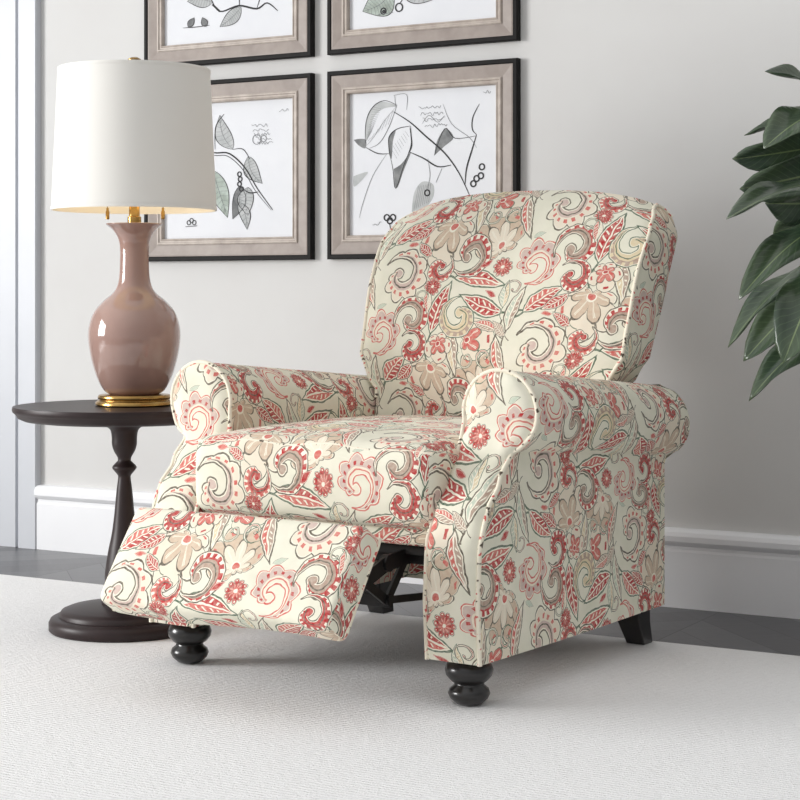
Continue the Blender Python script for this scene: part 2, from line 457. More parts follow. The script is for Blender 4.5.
def rug_material():
    m, G, b = mat('ivory_woven_wool', lin(226, 226, 228), .95, spec=.15)
    v = objvec(G)
    mp = G.node('ShaderNodeMapping'); G.put(mp.inputs['Vector'], v); mp.inputs['Rotation'].default_value = (0, 0, math.radians(-8)); mp.inputs['Scale'].default_value = (55, 300, 1)
    a = G.noise(mp.outputs[0], 1, 3, .6)
    p = G.xyz(mp.outputs[0])
    rows = G.ab(G.sin(G.mul(p[1], .9)))
    c = G.noise(v, 260, 2, .6)
    h = G.add(G.add(a, G.mul(c, .5)), G.mul(rows, .25))
    G.put(b.inputs['Base Color'], G.ramp(h, [(.40, lin(200, 199, 199)), (.70, lin(238, 238, 238)), (1.0, lin(248, 248, 248))]))
    G.put(b.inputs['Normal'], G.bump(h, .8, .005))
    return m

# ------------------------------------------------------------------ the room
FPX, CAMZ = 1783.0, .77                 # focal length in pixels of an 800 px frame, lens height
def floor_at(px, py):
    Y = FPX*CAMZ/(py-295); return Vector(((px-400)/FPX*Y, Y, 0))
wa, wb = Vector((-1.1256, 5.5137, 0)), Vector((.6677, 4.4925, 0))
wdir = (wb-wa).normalized(); wnrm = Vector((wdir.y, -wdir.x, 0))
WANG = math.atan2(wdir.y, wdir.x)
wroot = wa+wdir*1.2945                  # the wall's own zero
def on_wall(px, py, d=0.0):
    """(s, z) of the wall point seen at a place of the photograph"""
    u = (px-400)/FPX
    o = wroot+wnrm*d
    Y = (o.dot(wnrm))/(u*wnrm.x+wnrm.y)
    p = Vector((u*Y, Y, 0))
    return (p-o).dot(wdir), CAMZ-(py-295)*Y/FPX
def wall_frame(o, s=0, d=0, z=0):
    p = wroot+wdir*s+wnrm*d; o.location = (p.x, p.y, z); o.rotation_euler = (0, 0, WANG); return o
# in a wall_frame object: x runs along the wall to the right, -y comes out of the wall, z up

FZ = -.012
S0, S1, ZT = -5.0, 4.2, 3.2
b = MB(); b.box(S0-.1, S1, 0, .12, FZ, ZT)
structure(wall_frame(b.build('wall_back', WALLM, smooth=False)))
b = MB(); b.box(S0-.1, S1, -8.0, .12, FZ-.1, FZ)
structure(wall_frame(b.build('floor', floor_material(), smooth=False)))
# left wall with the window that lights the room
WY0, WY1, WZ0, WZ1 = -6.6, -3.5, .55, 3.0
b = MB()
b.box(S0-.1, S0, -8.0, WY0, FZ, ZT); b.box(S0-.1, S0, WY1, 0, FZ, ZT)
b.box(S0-.1, S0, WY0, WY1, FZ, WZ0); b.box(S0-.1, S0, WY0, WY1, WZ1, ZT)
structure(wall_frame(b.build('wall_left', WALLM, smooth=False)))
b = MB()
t = .05
for (y0, y1, z0, z1) in ((WY0, WY0+t, WZ0, WZ1), (WY1-t, WY1, WZ0, WZ1), (WY0+t, WY1-t, WZ0, WZ0+t), (WY0+t, WY1-t, WZ1-t, WZ1),
                         ((WY0+WY1)/2-.015, (WY0+WY1)/2+.015, WZ0+t, WZ1-t)):
    b.box(S0-.07, S0-.02, y0, y1, z0, z1)
structure(wall_frame(b.build('window_1', WHITEP, smooth=False)))

# baseboard: swept profile (depth, height)
prof = [(.0, FZ), (.020, FZ), (.020, .128), (.017, .134), (.017, .142), (.024, .147), (.030, .155), (.030, .168), (.025, .178), (.017, .184), (.0, .186)]
s_case = on_wall(41, 500)[0]
b = MB()
for (a0, a1) in ((s_case-.002, S1-.1),):
    b.grid([[(a, -d, z) for a in (a0, a1)] for d, z in prof])
    b.poly([(a1, -d, z) for d, z in prof]); b.poly([(a0, -d, z) for d, z in prof][::-1])
structure(wall_frame(b.build('baseboard_back', WHITEB, smooth=False)))
# door casing at the left
s_out = s_case; s_in = s_out-.088
b = MB()
cp = [(s_out, 0), (s_out, .020), (s_out-.003, .024), (s_out-.070, .024), (s_out-.074, .021), (s_out-.076, .008), (s_out-.084, .008), (s_out-.087, .019), (s_out-.34, .019), (s_out-.345, .0)]
for (sa, da), (sb, db) in zip(cp, cp[1:]): b.poly([(sa, -da, FZ), (sb, -db, FZ), (sb, -db, ZT-.4), (sa, -da, ZT-.4)])
b.poly([(s, -d, ZT-.4) for s, d in cp])
structure(wall_frame(b.build('trim_1', WHITEP, smooth=False)))

# rug: a thick slab with soft edges
ra = floor_at(0, 573.8)
rs = (ra-wroot).dot(wnrm)               # distance of the rug's long edge from the wall
b = MB(); b.box(-2.2, 2.4, -(rs+3.2), -rs, FZ, 0)
rug = wall_frame(b.build('area_rug', rug_material(), bevel=.005, smooth=False))
tag(rug, 'large ivory woven wool rug lying under the armchair and table', 'rug')

# ------------------------------------------------------------------ the armchair
CA = math.radians(-33.75)
chair = thing('recliner_armchair', 'rolled-arm recliner in red and taupe paisley print with its footrest raised', 'armchair', (-.158, 3.540, 0), CA)
ARX, ARZ, ARR = .370, .546, .081        # roll axis and radius
ZB, XI, XO = .088, .285, .400
def y_front(z): return interp([(.30, -.046), (.36, -.028), (.42, .022), (.475, .066), (.52, .076)], z) - .010*max(0, 1-abs(z-.2)/.15)
def outline(n_roll=26):
    """arm section from outer foot, over the roll, down to the inner foot: (x, z)"""
    pts = [(XO, ZB+(.46-ZB)*k/14) for k in range(15)]
    pts += [(XO+.003, .472)]
    a0, a1 = math.radians(-58), math.radians(192)
    for k in range(n_roll+1):
        a = a0+(a1-a0)*k/n_roll; pts.append((ARX+ARR*math.cos(a), ARZ+ARR*math.sin(a)))
    zl = pts[-1][1]
    pts += [(XI+.002, zl-.03)]
    pts += [(XI, zl-.05-(zl-.05-ZB)*k/14) for k in range(15)]
    return pts
def sides(z):
    """inner and outer x of the section at height z"""
    if z > .478:
        h = math.sqrt(max(ARR**2-(z-ARZ)**2, 0)); xo = ARX+h; xi = ARX-h
        if z < ARZ+ARR*math.sin(math.radians(192)) : xi = min(xi, XI+.004) if z > .5 else XI
        return xi, xo
    return XI, XO if z < .46 else XO+(.412-XO)*(z-.46)/.018
YB = .735
def drop(y, z):
    """the rolls sink towards the back"""
    k = min(1, max(0, (z-.25)/.20)); return z-.056*max(0, (y-.08)/.66)*k*k*(3-2*k)
def arm(side):
    b = MB(); o = outline(); ny = 20
    arc = [0]
    for p, q in zip(o, o[1:]): arc.append(arc[-1]+math.dist(p, q))
    rows, U = [], []
    for (x, z), a in zip(o, arc):
        y0 = y_front(z); r = []; u = []
        yb = YB+(.018 if z > .478 and x > .39 else 0)
        for j in range(ny+1):
            t = j/ny; y = y0+(yb-y0)*t
            puff = .006*math.sin(PI*t)*(1 if z < .46 else .5)
            dent = .0025*math.sin(t*23+z*20)*(z > .47)
            nx = 1 if x > ARX else -1
            r.append((side*(x+nx*(puff+dent)*(1 if x > ARX else .3)), y, drop(y, z))); u.append((y*side, -a*1.0+.2))
        rows.append(r); U.append(u)
    b.grid(rows, U)
    # back of the roll and of the panel, and the bottom
    zs = [ZB+(ARZ+ARR-.0005-ZB)*k/40 for k in range(41)]
    R = []
    for z in zs:
        xi, xo = sides(z); R.append([(side*(xi+(xo-xi)*k/8), YB+(.018 if z > .478 else 0)+.02*max(0, 1-((k-4)/4)**2)*(z > .478), drop(YB, z)) for k in range(9)])
    b.grid(R)
    b.poly([(side*XI, y_front(ZB), ZB), (side*XO, y_front(ZB), ZB), (side*XO, YB, ZB), (side*XI, YB, ZB)])
    a_ob = b.build('armrest', FABRIC, chair)
    # the scrolled front panel, slightly padded
    b = MB(); rows = []; U = []
    for z in zs:
        xi, xo = sides(z); r = []; u = []
        for k in range(11):
            t = k/10; e = min(1, 4*t*(1-t)*1.6); ez = min(1, (z-ZB)/.02, (ARZ+ARR-z)/.02)
            x = xi+(xo-xi)*t
            r.append((side*x, y_front(z)-.016*e**.6*max(ez, 0)-.001, z)); u.append((x*side+.11, z+.05))
        rows.append(r); U.append(u)
    b.grid(rows, U)
    b.build('front_panel', FABRIC, a_ob)
    b = MB()
    path = [(side*x, y_front(z)-.002, z) for x, z in o]
    b.tube(path, .0048, 8)
    b.build('piping', PIPING, a_ob)
    return a_ob
for sd in (1, -1): arm(sd)

# soft box: rounded in all three axes, with face grids that keep the print flat
def soft_box(b, hx, hy, hz, r, shape, n=(22, 18, 8)):
    """box about the origin; shape(x, y, z) moves a point"""
    def axis(h, k): return [-h+2*h*i/k for i in range(k+1)]
    def edge(h, k):
        c = [-h, -h+r*.12, -h+r*.3, -h+r*.6, -h+r]; m = [(-h+r)+(2*h-2*r)*i/k for i in range(1, k)]
        return c+m+[-q for q in c[::-1]]
    X, Y, Z = edge(hx, n[0]), edge(hy, n[1]), edge(hz, n[2])
    def rnd(x, y, z):
        q = Vector((max(-hx+r, min(hx-r, x)), max(-hy+r, min(hy-r, y)), max(-hz+r, min(hz-r, z))))
        d = Vector((x, y, z))-q
        return q+(d.normalized()*r if d.length > 1e-9 else d)
    S = lambda x, y, z: shape(*rnd(x, y, z))
    for sg in (1, -1):
        b.grid([[S(x, y, sg*hz) for x in X] for y in Y], [[(x, y*1.0+.1) for x in X] for y in Y])
        b.grid([[S(x, sg*hy, z) for x in X] for z in Z], [[(x, z-hy-hz+.1) for x in X] for z in Z])
        b.grid([[S(sg*hx, y, z) for y in Y] for z in Z], [[(y+sg*.07, z+.03) for y in Y] for z in Z])

# seat cushion: crowned, its front hanging over the mechanism
def seat_shape(x, y, z):
    t = (z+.078)/.156
    cx = max(0, 1-(x/.295)**2); cy = max(0, 1-(y/.33)**2)
    if z > 0: z += .030*cx**.7*cy**.6
    if y < -.2: y -= .014*(1-((t-.5)*2)**2)*cx**.5
    if z > 0 and y < -.2: z += .004*math.sin(x*31)*cx
    return Vector((x, y+.275, z+.402))
b = MB(); soft_box(b, .293, .325, .078, .030, seat_shape)
seat = b.build('seat_cushion', FABRIC, chair)
b = MB()
b.tube([tuple(seat_shape(x, -.325+(.012 if abs(x) < .28 else .02), .066)) for x in [-.285+.57*k/40 for k in range(41)]], .0042, 8)
b.build('piping', PIPING, seat)

# seat platform and rear panel
b = MB(); b.box(-.284, .284, .0, .70, .272, .326)
b.build('seat_platform', UNDER, chair, smooth=False)
b = MB(); b.box(-.284, .284, -.022, .0, .292, .335)
b.build('front_rail', FABRIC, chair, bevel=.008, smooth=False)
b = MB(); b.box(-.284, .284, .715, YB, .092, .60)
b.build('rear_panel', FABRIC, chair, smooth=False)

# footrest: padded board swung forward
ang = math.atan2(.354-.176, -.207+.328)          # slope of its face in the y-z plane
FH = math.hypot(.178, .121)/2-.004
fy, fz = (-.207-.328)/2, (.354+.176)/2+.003
dirv = Vector((0, math.cos(ang), math.sin(ang))); nrm = Vector((0, -math.sin(ang), math.cos(ang)))
def foot_shape(x, y, z):
    cx = max(0, 1-(x/.278)**2); cy = max(0, 1-(y/FH)**2)
    if z > 0: z += .012*cx**.6*cy**.6
    z += .002*math.sin(x*24+1)*cy
    y += .006*math.sin(x*9)*(y < 0)*cx
    return Vector((x-.016, fy, fz))+dirv*y+nrm*(z-.028)
b = MB(); soft_box(b, .278, FH, .034, .016, foot_shape, (22, 10, 2))
foot = b.build('footrest', FABRIC, chair)
b = MB()
E = [(-.276, -FH+.003), (-.276, FH-.003), (.276, FH-.003), (.276, -FH+.003)]
path = []
for (x0, y0), (x1, y1) in zip(E, E[1:]): path += [tuple(foot_shape(x0+(x1-x0)*k/14, y0+(y1-y0)*k/14, -.022)) for k in range(14)]
b.tube(path, .004, 8)
b.build('piping', PIPING, foot)

# steel linkage that carries the footrest
mech = None
b = MB(); b.bar((-.24, .03, .262), (.24, .03, .262), .03, .02); b.bar((-.24, .30, .262), (.24, .30, .262), .03, .02)
b.bar((-.2, -.045, .187), (.2, -.045, .187), .012, .022)
mech = b.build('footrest_mechanism', STEEL, chair, smooth=False)
def on_foot(u): return Vector((0, fy, fz))+dirv*u-nrm*.066
for sd in (1, -1):
    x = .2*sd
    for pts, w, h in (((on_foot(-.03), (0, -.06, .262), (0, .10, .272)), .006, .030), ((on_foot(.05), (0, -.045, .187), (0, .02, .262)), .006, .018),
                      (((0, -.045, .187), (0, .22, .165), (0, .30, .262)), .006, .014)):
        q = MB(); p = [Vector((x, v[1], v[2])) for v in map(Vector, pts)]
        for a, c in zip(p, p[1:]): q.bar(a, c, w, h)
        for v in p: q.tube([v+Vector((-.008, 0, 0)), v+Vector((.008, 0, 0))], h*.55, 12)
        q.build('link_arm', STEEL, mech, smooth=False); x -= .010*sd
    q = MB(); q.bar(Vector((.2*sd, 0, 0))+on_foot(-.085)-nrm*.002, Vector((.2*sd, 0, 0))+on_foot(.085)-nrm*.002, .03, .012, tuple(nrm))
    q.build('mounting_plate', STEEL, mech, smooth=False)

# back rest: one padded block with a domed face, rounded top and flat side walls
FRONT = smooth_path([(.600, .47), (.617, .55), (.636, .63), (.660, .715), (.687, .80), (.722, .87), (.760, .918), (.803, .955), (.845, .975)], 4)
REAR = smooth_path([(.730, .42), (.745, .50), (.766, .606), (.808, .70), (.852, .804), (.876, .86), (.896, .906), (.893, .940), (.872, .968)], 4)
NP = len(FRONT)
def half_w(z): return interp([(.47, .283), (.545, .287), (.585, .320), (.635, .346), (.80, .353), (.90, .357), (.94, .348), (.975, .328), (1.0, .31)], z)
def back_pt(yz, s, front):
    y, z = yz; w = half_w(z); x = s*w
    k = 1-min(1, abs(s))**2.6
    dome = k**.8
    if front: y -= .030*dome*max(0, min(1, (z-.5)/.12)); z += .043*dome*max(0, min(1, (z-.86)/.12))
    else: y += .012*dome; z += .043*dome*max(0, min(1, (z-.86)/.12))
    return (x, y, z)
NS = 30
SS = [math.sin(PI/2*(-1+2*i/NS))*.35+(-1+2*i/NS)*.65 for i in range(NS+1)]
b = MB()
prof = [(p, True) for p in FRONT]+[(p, False) for p in REAR[::-1]]
arc = [0]
for (p, _), (q, _) in zip(prof, prof[1:]): arc.append(arc[-1]+math.dist(p, q))
rows = [[back_pt(p, s, f) for s in SS] for p, f in prof]
U = [[(s*.345+.03, a) for s in SS] for a in arc]
b.grid(rows, U)
for sg in (1, -1):
    rows, U = [], []
    for i in range(NP):
        f, r = back_pt(FRONT[i], sg, True), back_pt(REAR[i], sg, False); rr = []; uu = []
        for k in range(9):
            t = k/8; p = Vector(f).lerp(Vector(r), t); p.x += sg*.010*(4*t*(1-t))**.6*min(1, (NP-1-i)/6)
            rr.append(p); uu.append((p.y*sg+.2, p.z))
        rows.append(rr); U.append(uu)
    b.grid(rows, U)
back = b.build('backrest', FABRIC, chair)
for sg in (1, -1):
    b = MB(); b.tube([back_pt(p, sg, True) for p in FRONT[3:]]+[back_pt(REAR[-1], sg, False), back_pt(REAR[-4], sg, False)], .0048, 8)
    b.build('piping', PIPING, back)

# legs
LEGP = [(.012, 0), (.020, .001), (.026, .004), (.036, .013), (.040, .022), (.037, .031), (.029, .037), (.028, .041), (.036, .047), (.044, .057), (.046, .067), (.042, .078), (.036, .083), (.038, .086), (.038, .0905)]
for sd in (1, -1):
    b = MB(); b.lathe(LEGP, 36); b.build('leg', BLACKWOOD, chair, (.343*sd, .005, 0))
for sd in (1, -1):
    b = MB()
    def sq(cx, cy, w, z): return [(cx-w, cy-w, z), (cx+w, cy-w, z), (cx+w, cy+w, z), (cx-w, cy+w, z)]
    lv = [sq(.343*sd, .690, .030, .092), sq(.343*sd, .700, .027, .05), sq(.346*sd, .722, .022, 0)]
    for A_, B_ in zip(lv, lv[1:]):
        for k in range(4): b.poly([A_[k], A_[(k+1) % 4], B_[(k+1) % 4], B_[k]])
    b.poly(lv[0]); b.poly(lv[-1][::-1])
    b.build('leg', BLACKWOOD, chair, bevel=.003, smooth=False)

# ------------------------------------------------------------------ side table and lamp
TXY = (-.636, 4.115)
table = thing('side_table', 'round dark espresso pedestal table beside the armchair', 'side table', (*TXY, 0))
b = MB(); b.lathe([(.0, .480), (.205, .480), (.228, .483), (.241, .489), (.246, .497), (.249, .500), (.253, .503), (.2545, .508), (.253, .515), (.249, .5155), (.246, .5153), (.238, .515), (.0, .515)], 96)
b.build('tabletop', DARKWOOD, table)
pp = smooth_path([(.066, .480), (.050, .471), (.036, .463), (.031, .455), (.029, .440), (.0285, .425), (.024, .410), (.016, .396), (.015, .388)], 3)+smooth_path([(.026, .377), (.028, .371), (.022, .363), (.0150, .354), (.0148, .345), (.018, .32), (.0235, .262), (.029, .22), (.036, .186), (.042, .15), (.045, .12), (.043, .09), (.046, .075), (.052, .066), (.052, .056)], 3)
b = MB(); b.lathe(pp, 48); b.build('pedestal', DARKWOOD, table)
b = MB(); b.lathe([(.168, 0), (.172, .004), (.172, .020), (.168, .028), (.160, .032), (.148, .033), (.147, .040), (.143, .046), (.130, .051), (.095, .056), (.06, .060), (.0, .060)], 96)
b.build('base', DARKWOOD, table)

lamp = thing('table_lamp', 'mauve gourd-shaped ceramic lamp with white drum shade on the round table', 'table lamp', (-.613, 4.115, .5153))
K_ = 4.115/FPX
b = MB(); b.lathe([(.0, .0), (.084, 0), (.089, .003), (.089, .008), (.085, .012), (.080, .0125), (.080, .014), (.083, .016), (.084, .020), (.081, .025), (.072, .026), (.0, .026)], 64)
b.build('base_ring', BRASS, lamp)
zof = lambda py: CAMZ-(py-295)*K_-.5153
vp = smooth_path([(.055, .0255), (.070, .036), (.086, zof(377)), (.099, zof(358)), (.1055, zof(340)), (.104, zof(326)), (.093, zof(312)), (.072, zof(301)), (.048, zof(292)), (.037, zof(282)), (.0335, zof(265)), (.0335, zof(248)), (.038, zof(238)), (.050, zof(230)), (.064, zof(225)), (.063, zof(223.5)), (.045, zof(224)), (.0, zof(226))], 5)
b = MB(); b.lathe([(max(r, 0), z) for r, z in vp], 64); b.build('vase_body', CERAMIC, lamp)
b = MB(); b.lathe([(.016, zof(227)), (.016, zof(217)), (.0125, zof(216)), (.0125, zof(206)), (.010, zof(205)), (.010, zof(196)), (.004, zof(195)), (.004, zof(66))], 20); b.build('stem', BRASS, lamp)
ZSB, ZST, RSB, RST = zof(210.5), zof(69.5), .189, .174
b = MB(); n = 96
ring = lambda r, z: [(r*math.cos(2*PI*k/n), r*math.sin(2*PI*k/n), z) for k in range(n+1)]
b.grid([ring(RSB+(RST-RSB)*i/8, ZSB+(ZST-ZSB)*i/8) for i in range(9)]); b.grid([ring(RST, ZST), ring(RST-.003, ZST)])
b.cur = 1
b.grid([ring(RST-.003, ZST-(ZST-ZSB)*i/8) if 0 else ring(RST-.003+(RSB-RST)*i/8, ZST+(ZSB-ZST)*i/8) for i in range(9)]); b.cur = 0; b.grid([ring(RSB-.003, ZSB), ring(RSB, ZSB)])
shade = b.build('lamp_shade', [SHADE, SHADE_IN], lamp)
for r, z in ((RSB+.0006, ZSB+.004), (RST+.0006, ZST-.004)):
    b = MB(); b.grid([ring(r, z-.004), ring(r+.0008, z), ring(r, z+.004)]); b.build('shade_trim', SHADE, shade)
b = MB()
for k in range(3): b.tube([(0, 0, ZST-.006), ((RST-.004)*math.cos(2*PI*k/3), (RST-.004)*math.sin(2*PI*k/3), ZST-.006)], .002, 6)
b.build('spider', BRASS, shade)
b = MB(); b.lathe([(.006, ZST-.008), (.006, ZST+.008), (.012, ZST+.012), (.016, ZST+.018), (.015, ZST+.024), (.008, ZST+.028), (.0, ZST+.029)], 20); b.build('finial', BRASS, lamp)
for dx in (-.062, .066):
    b = MB(); b.tube([(dx*.15, 0, zof(203)), (dx, 0, zof(201)), (dx, 0, zof(211))], .0015, 6)
    b.lathe([(.003, zof(219.5)), (.0045, zof(219)), (.0045, zof(212)), (.003, zof(210.5)), (.003, zof(208))], 12, (dx, 0, 0))
    b.build('pull_chain', BRASS, lamp)
for sd in (-1, 1):
    b = MB(); b.lathe([(.010, zof(200)), (.013, zof(196)), (.013, zof(190)), (.020, zof(178)), (.028, zof(165)), (.026, zof(153)), (.014, zof(146)), (0, zof(145))], 20, (.055*sd, 0, 0))
    b.tube([(0, 0, zof(201)), (.055*sd, 0, zof(201))], .005, 8)
    b.build('bulb', BULB, lamp)

# ------------------------------------------------------------------ framed botanical prints
def ribbon(b, pts, w, z, xf, taper=True):
    pts = smooth_path(pts, 5) if len(pts) > 2 else [tuple(p) for p in pts]
    P = [Vector((*p, 0)) for p in pts]; N = len(P); L_, R_ = [], []
    for i, p in enumerate(P):
        t = (P[min(i+1, N-1)]-P[max(i-1, 0)]); t = t.normalized() if t.length > 0 else Vector((1, 0, 0)); n = Vector((-t.y, t.x, 0))
        k = w*(.35+.65*math.sin(PI*(i+.5)/N)) if taper else w
        L_.append(p+n*k); R_.append(p-n*k)
    b.grid([[xf(q.x, q.y, z) for q in L_], [xf(q.x, q.y, z) for q in R_]])

FW = .0125
def picture(name_label, s0, z0, w, h, drawing):
    """frame whose outer lower left corner is at (s0, z0) on the wall"""
    t = thing('picture_frame', name_label, 'picture', group='framed botanical prints on the wall')
    wall_frame(t, s0, 0, z0)
    def sweep(prof, nm, m, parent):
        b = MB(); rows = []
        for d, y in prof: rows.append([(d, -y, d), (w-d, -y, d), (w-d, -y, h-d), (d, -y, h-d), (d, -y, d)])
        for k in range(4): b.grid([[r[k], r[k+1]] for r in rows])
        return b.build(nm, m, parent, smooth=False)
    sweep([(.013, .002), (.013, .019), (.018, .0195), (.044, .016), (.048, .016), (.048, .004)], 'frame_molding', FRAMEW, t)
    sweep([(0, 0), (0, .019), (.002, .022), (.011, .022), (.0135, .020), (.0135, .001)], 'outer_edge', FRAMEB, t)
    sweep([(.047, .004), (.047, .018), (.050, .020), (.053, .020), (.055, .017), (.059, .017), (.062, .019), (.064, .018), (.066, .010), (.066, .003)], 'inner_lip', FRAMEL, t)
    b = MB(); i = .065; yb = .006
    b.poly([(i, -yb, i), (w-i, -yb, i), (w-i, -yb, h-i), (i, -yb, h-i)])
    pw, ph = w-2*i, h-2*i
    cnt = [0]
    def xf(u, v, z): return (i+u*pw, -yb-z, i+v*ph)
    def line(pts, wd=.0015, m=1, taper=True):
        b.cur = m; cnt[0] += 1; ribbon(b, [(u, v*1.0) for u, v in pts], wd/pw, .0006+.000004*cnt[0], xf, taper)
    def blob(pts, m=3):
        b.cur = m; cnt[0] += 1; P = smooth_path(list(pts)+[pts[0]], 5)[:-1]
        b.poly([xf(u, v, .0002+.000004*cnt[0]) for u, v in P])
    def leaf(base, tip, wd, m=3, bend=.0, hatch=9, edge=.0012, half=False):
        bx, by = base; tx, ty = tip; dx, dy = tx-bx, ty-by; ln = math.hypot(dx, dy); nx, ny = -dy/ln, dx/ln
        mid = lambda k: (bx+dx*k+nx*bend*math.sin(PI*k), by+dy*k+ny*bend*math.sin(PI*k))
        wk = lambda k: wd*math.sin(PI*k**.8)
        Ls = [(mid(k/12)[0]+nx*wk(k/12), mid(k/12)[1]+ny*wk(k/12)) for k in range(13)]
        Rs = [(mid(k/12)[0]-nx*wk(k/12)*(.1 if half else 1), mid(k/12)[1]-ny*wk(k/12)*(.1 if half else 1)) for k in range(13)]
        blob(Ls+Rs[1:-1][::-1], m)
        line(Ls, edge, 1); line(Rs, edge, 1); line([mid(k/12) for k in range(13)], .0008, 2)
        for k in range(1, hatch):
            q = k/hatch; a = mid(q*.9); line([a, (mid(q)[0]+nx*wk(q)*.9, mid(q)[1]+ny*wk(q)*.9)], .0004, 2, False)
            if not half: line([a, (mid(q)[0]-nx*wk(q)*.9, mid(q)[1]-ny*wk(q)*.9)], .0004, 2, False)
    def ringd(u, v, r, m=1, wd=.0014):
        line([(u+r*math.cos(2*PI*k/12), v+r*pw/ph*math.sin(2*PI*k/12)) for k in range(13)], wd, m, False)
    def scribble(u, v, wd, n=14, m=2, seed=1):
        rnd = random.Random(seed)
        line([(u+wd*k/n, v+rnd.uniform(-.012, .014)) for k in range(n+1)], .0006, m, False)
    drawing(line, blob, leaf, ringd, scribble)
    b.build('botanical_print', [PAPER, INKM, INK2, WASH, WASHG, WASHD], t, smooth=False, merge=False)
    return t

def q6(x, y): return ((x-120)/428, 1-(y-285+(x-120)*.07)/(405+(x-120)*.07))
def draw_lower_right(line, blob, leaf, ring, scribble):
    Q = lambda *p: [q6(*k) for k in p]
    blob(Q((170, 420), (168, 370), (182, 330), (215, 306), (262, 318), (222, 326), (192, 352), (180, 400)), 3)
    line(Q((262, 318), (225, 360), (195, 405), (172, 432)), .0006, 2)
    for k in range(14): line(Q((171+k*1.5, 418-k*7.5), (186+k*2.2, 392-k*5)), .0005, 2)
    for k in range(7): line(Q((250-k*11, 332+k*13), (236-k*10, 372+k*8)), .0004, 2)
    for k in range(8): line(Q((244+k*6, 440-k*7), (262+k*5, 470-k*9)), .0004, 2)
    line(Q((168, 425), (170, 365), (190, 322), (225, 303), (262, 316)), .0012); line(Q((262, 316), (238, 380), (210, 425), (180, 440)), .0008)
    blob(Q((240, 455), (240, 410), (262, 385), (302, 376), (302, 430), (285, 480), (258, 540), (250, 500)), 0)
    line(Q((240, 455), (238, 410), (262, 385), (302, 376)), .0016); line(Q((302, 376), (303, 430), (282, 490), (258, 556), (250, 500), (240, 455)), .0012)
    blob(Q((238, 455), (237, 412), (258, 388), (250, 420), (246, 470)), 5); blob(Q((252, 500), (275, 485), (302, 452), (283, 500), (260, 556)), 5)
    blob(Q((370, 462), (378, 420), (402, 384), (425, 410), (398, 436)), 5)
    line(Q((370, 462), (400, 384), (430, 412), (490, 405)), .0012)
    blob(Q((133, 416), (150, 413), (169, 416), (168, 440), (148, 432)), 5)
    line(Q((252, 335), (300, 365), (345, 405), (400, 455), (440, 512), (470, 578)), .0023)
    line(Q((300, 452), (340, 470), (380, 494), (418, 490)), .0022); line(Q((300, 380), (305, 430), (296, 455)), .002)
    line(Q((170, 438), (205, 455), (238, 456)), .0016); line(Q((232, 456), (190, 520), (160, 600), (150, 640)), .0008, 2)
    line(Q((490, 402), (476, 450), (462, 500), (458, 545)), .0022); line(Q((498, 312), (480, 350), (478, 385), (490, 402)), .0016)
    line(Q((395, 312), (420, 370), (470, 410), (490, 440)), .0008, 2); line(Q((350, 560), (358, 520), (352, 470)), .0008, 2); line(Q((375, 540), (392, 500)), .0008, 2)
    blob(Q((305, 625), (312, 570), (335, 538), (366, 545), (368, 580), (348, 610), (325, 626)), 3)
    for k in range(8): line(Q((312+k*6, 618-k*3), (325+k*5, 550-k)), .0006, 2)
    for u, v in ((350, 570), (502, 522), (481, 545), (505, 496), (490, 530)): ring(*q6(u, v), .017, 1, .0022)
    blob(Q((132, 520), (170, 508), (172, 515), (135, 550)), 3)
    line(Q((255, 288), (258, 320)), .0008, 2); line(Q((252, 288), (290, 285), (290, 330)), .0008, 2)
    for k in range(4): scribble(*q6(325+6*k, 325+17*k), .15, 16, 2, k)
    line(Q((335, 370), (355, 345), (380, 365), (400, 345)), .0008, 2); scribble(*q6(508, 277), .05, 5, 2, 9)
    for k in range(3): ring(*q6(232+k*9, 640+(k % 2)*9), .018, 1, .0022)
    line(Q((240, 655), (243, 672)), .0018); scribble(*q6(190, 657), .06, 7, 1, 4)
def q5(x, y): return ((x-95)/382, 1-(y-302+(x-95)*.03)/(405+(x-95)*.03))
def draw_lower_left(line, blob, leaf, ring, scribble):
    Q = lambda *p: [q5(*k) for k in p]
    leaf(q5(300, 440), q5(262, 335), .06, 3, .03, 8); line(Q((248, 438), (250, 370), (275, 332)), .0016)
    leaf(q5(345, 462), q5(386, 545), .055, 3, -.03, 10); leaf(q5(240, 500), q5(285, 645), .07, 4, .0, 10); leaf(q5(200, 430), q5(140, 560), .08, 3, .03, 12)
    line(Q((130, 400), (190, 430), (245, 448), (290, 452), (335, 495), (372, 560), (416, 625)), .0024); line(Q((130, 404), (190, 436), (245, 456), (286, 460), (330, 502), (366, 566), (412, 626)), .0012)
    line(Q((300, 440), (330, 440), (350, 470)), .0014); line(Q((330, 560), (350, 572), (375, 570)), .002)
    leaf(q5(322, 550), q5(300, 650), .05, 5, .02, 7); leaf(q5(345, 555), q5(345, 640), .06, 3, -.02, 8); leaf(q5(318, 600), q5(342, 682), .04, 3, .02, 6)
    for u, v in ((320, 515), (322, 530), (320, 545), (326, 560)): ring(*q5(u, v), .014, 1, .002)
    for k in range(5): scribble(*q5(355+4*k, 372+13*k), .12, 12, 2, k+20)
    ring(*q5(370, 412), .03, 2, .001); ring(*q5(390, 410), .02, 2, .001); scribble(*q5(434, 326), .07, 8, 2, 31)
    for k in range(3): ring(*q5(170+k*8, 658-(k % 2)*6), .014, 1, .0014)
    line(Q((160, 670), (195, 668)), .0012); line(Q((130, 330), (150, 360), (200, 380)), .001, 2)
def q4(x, y): return ((x-95)/382, (130-(x-95)*.06-y)/405+.0)
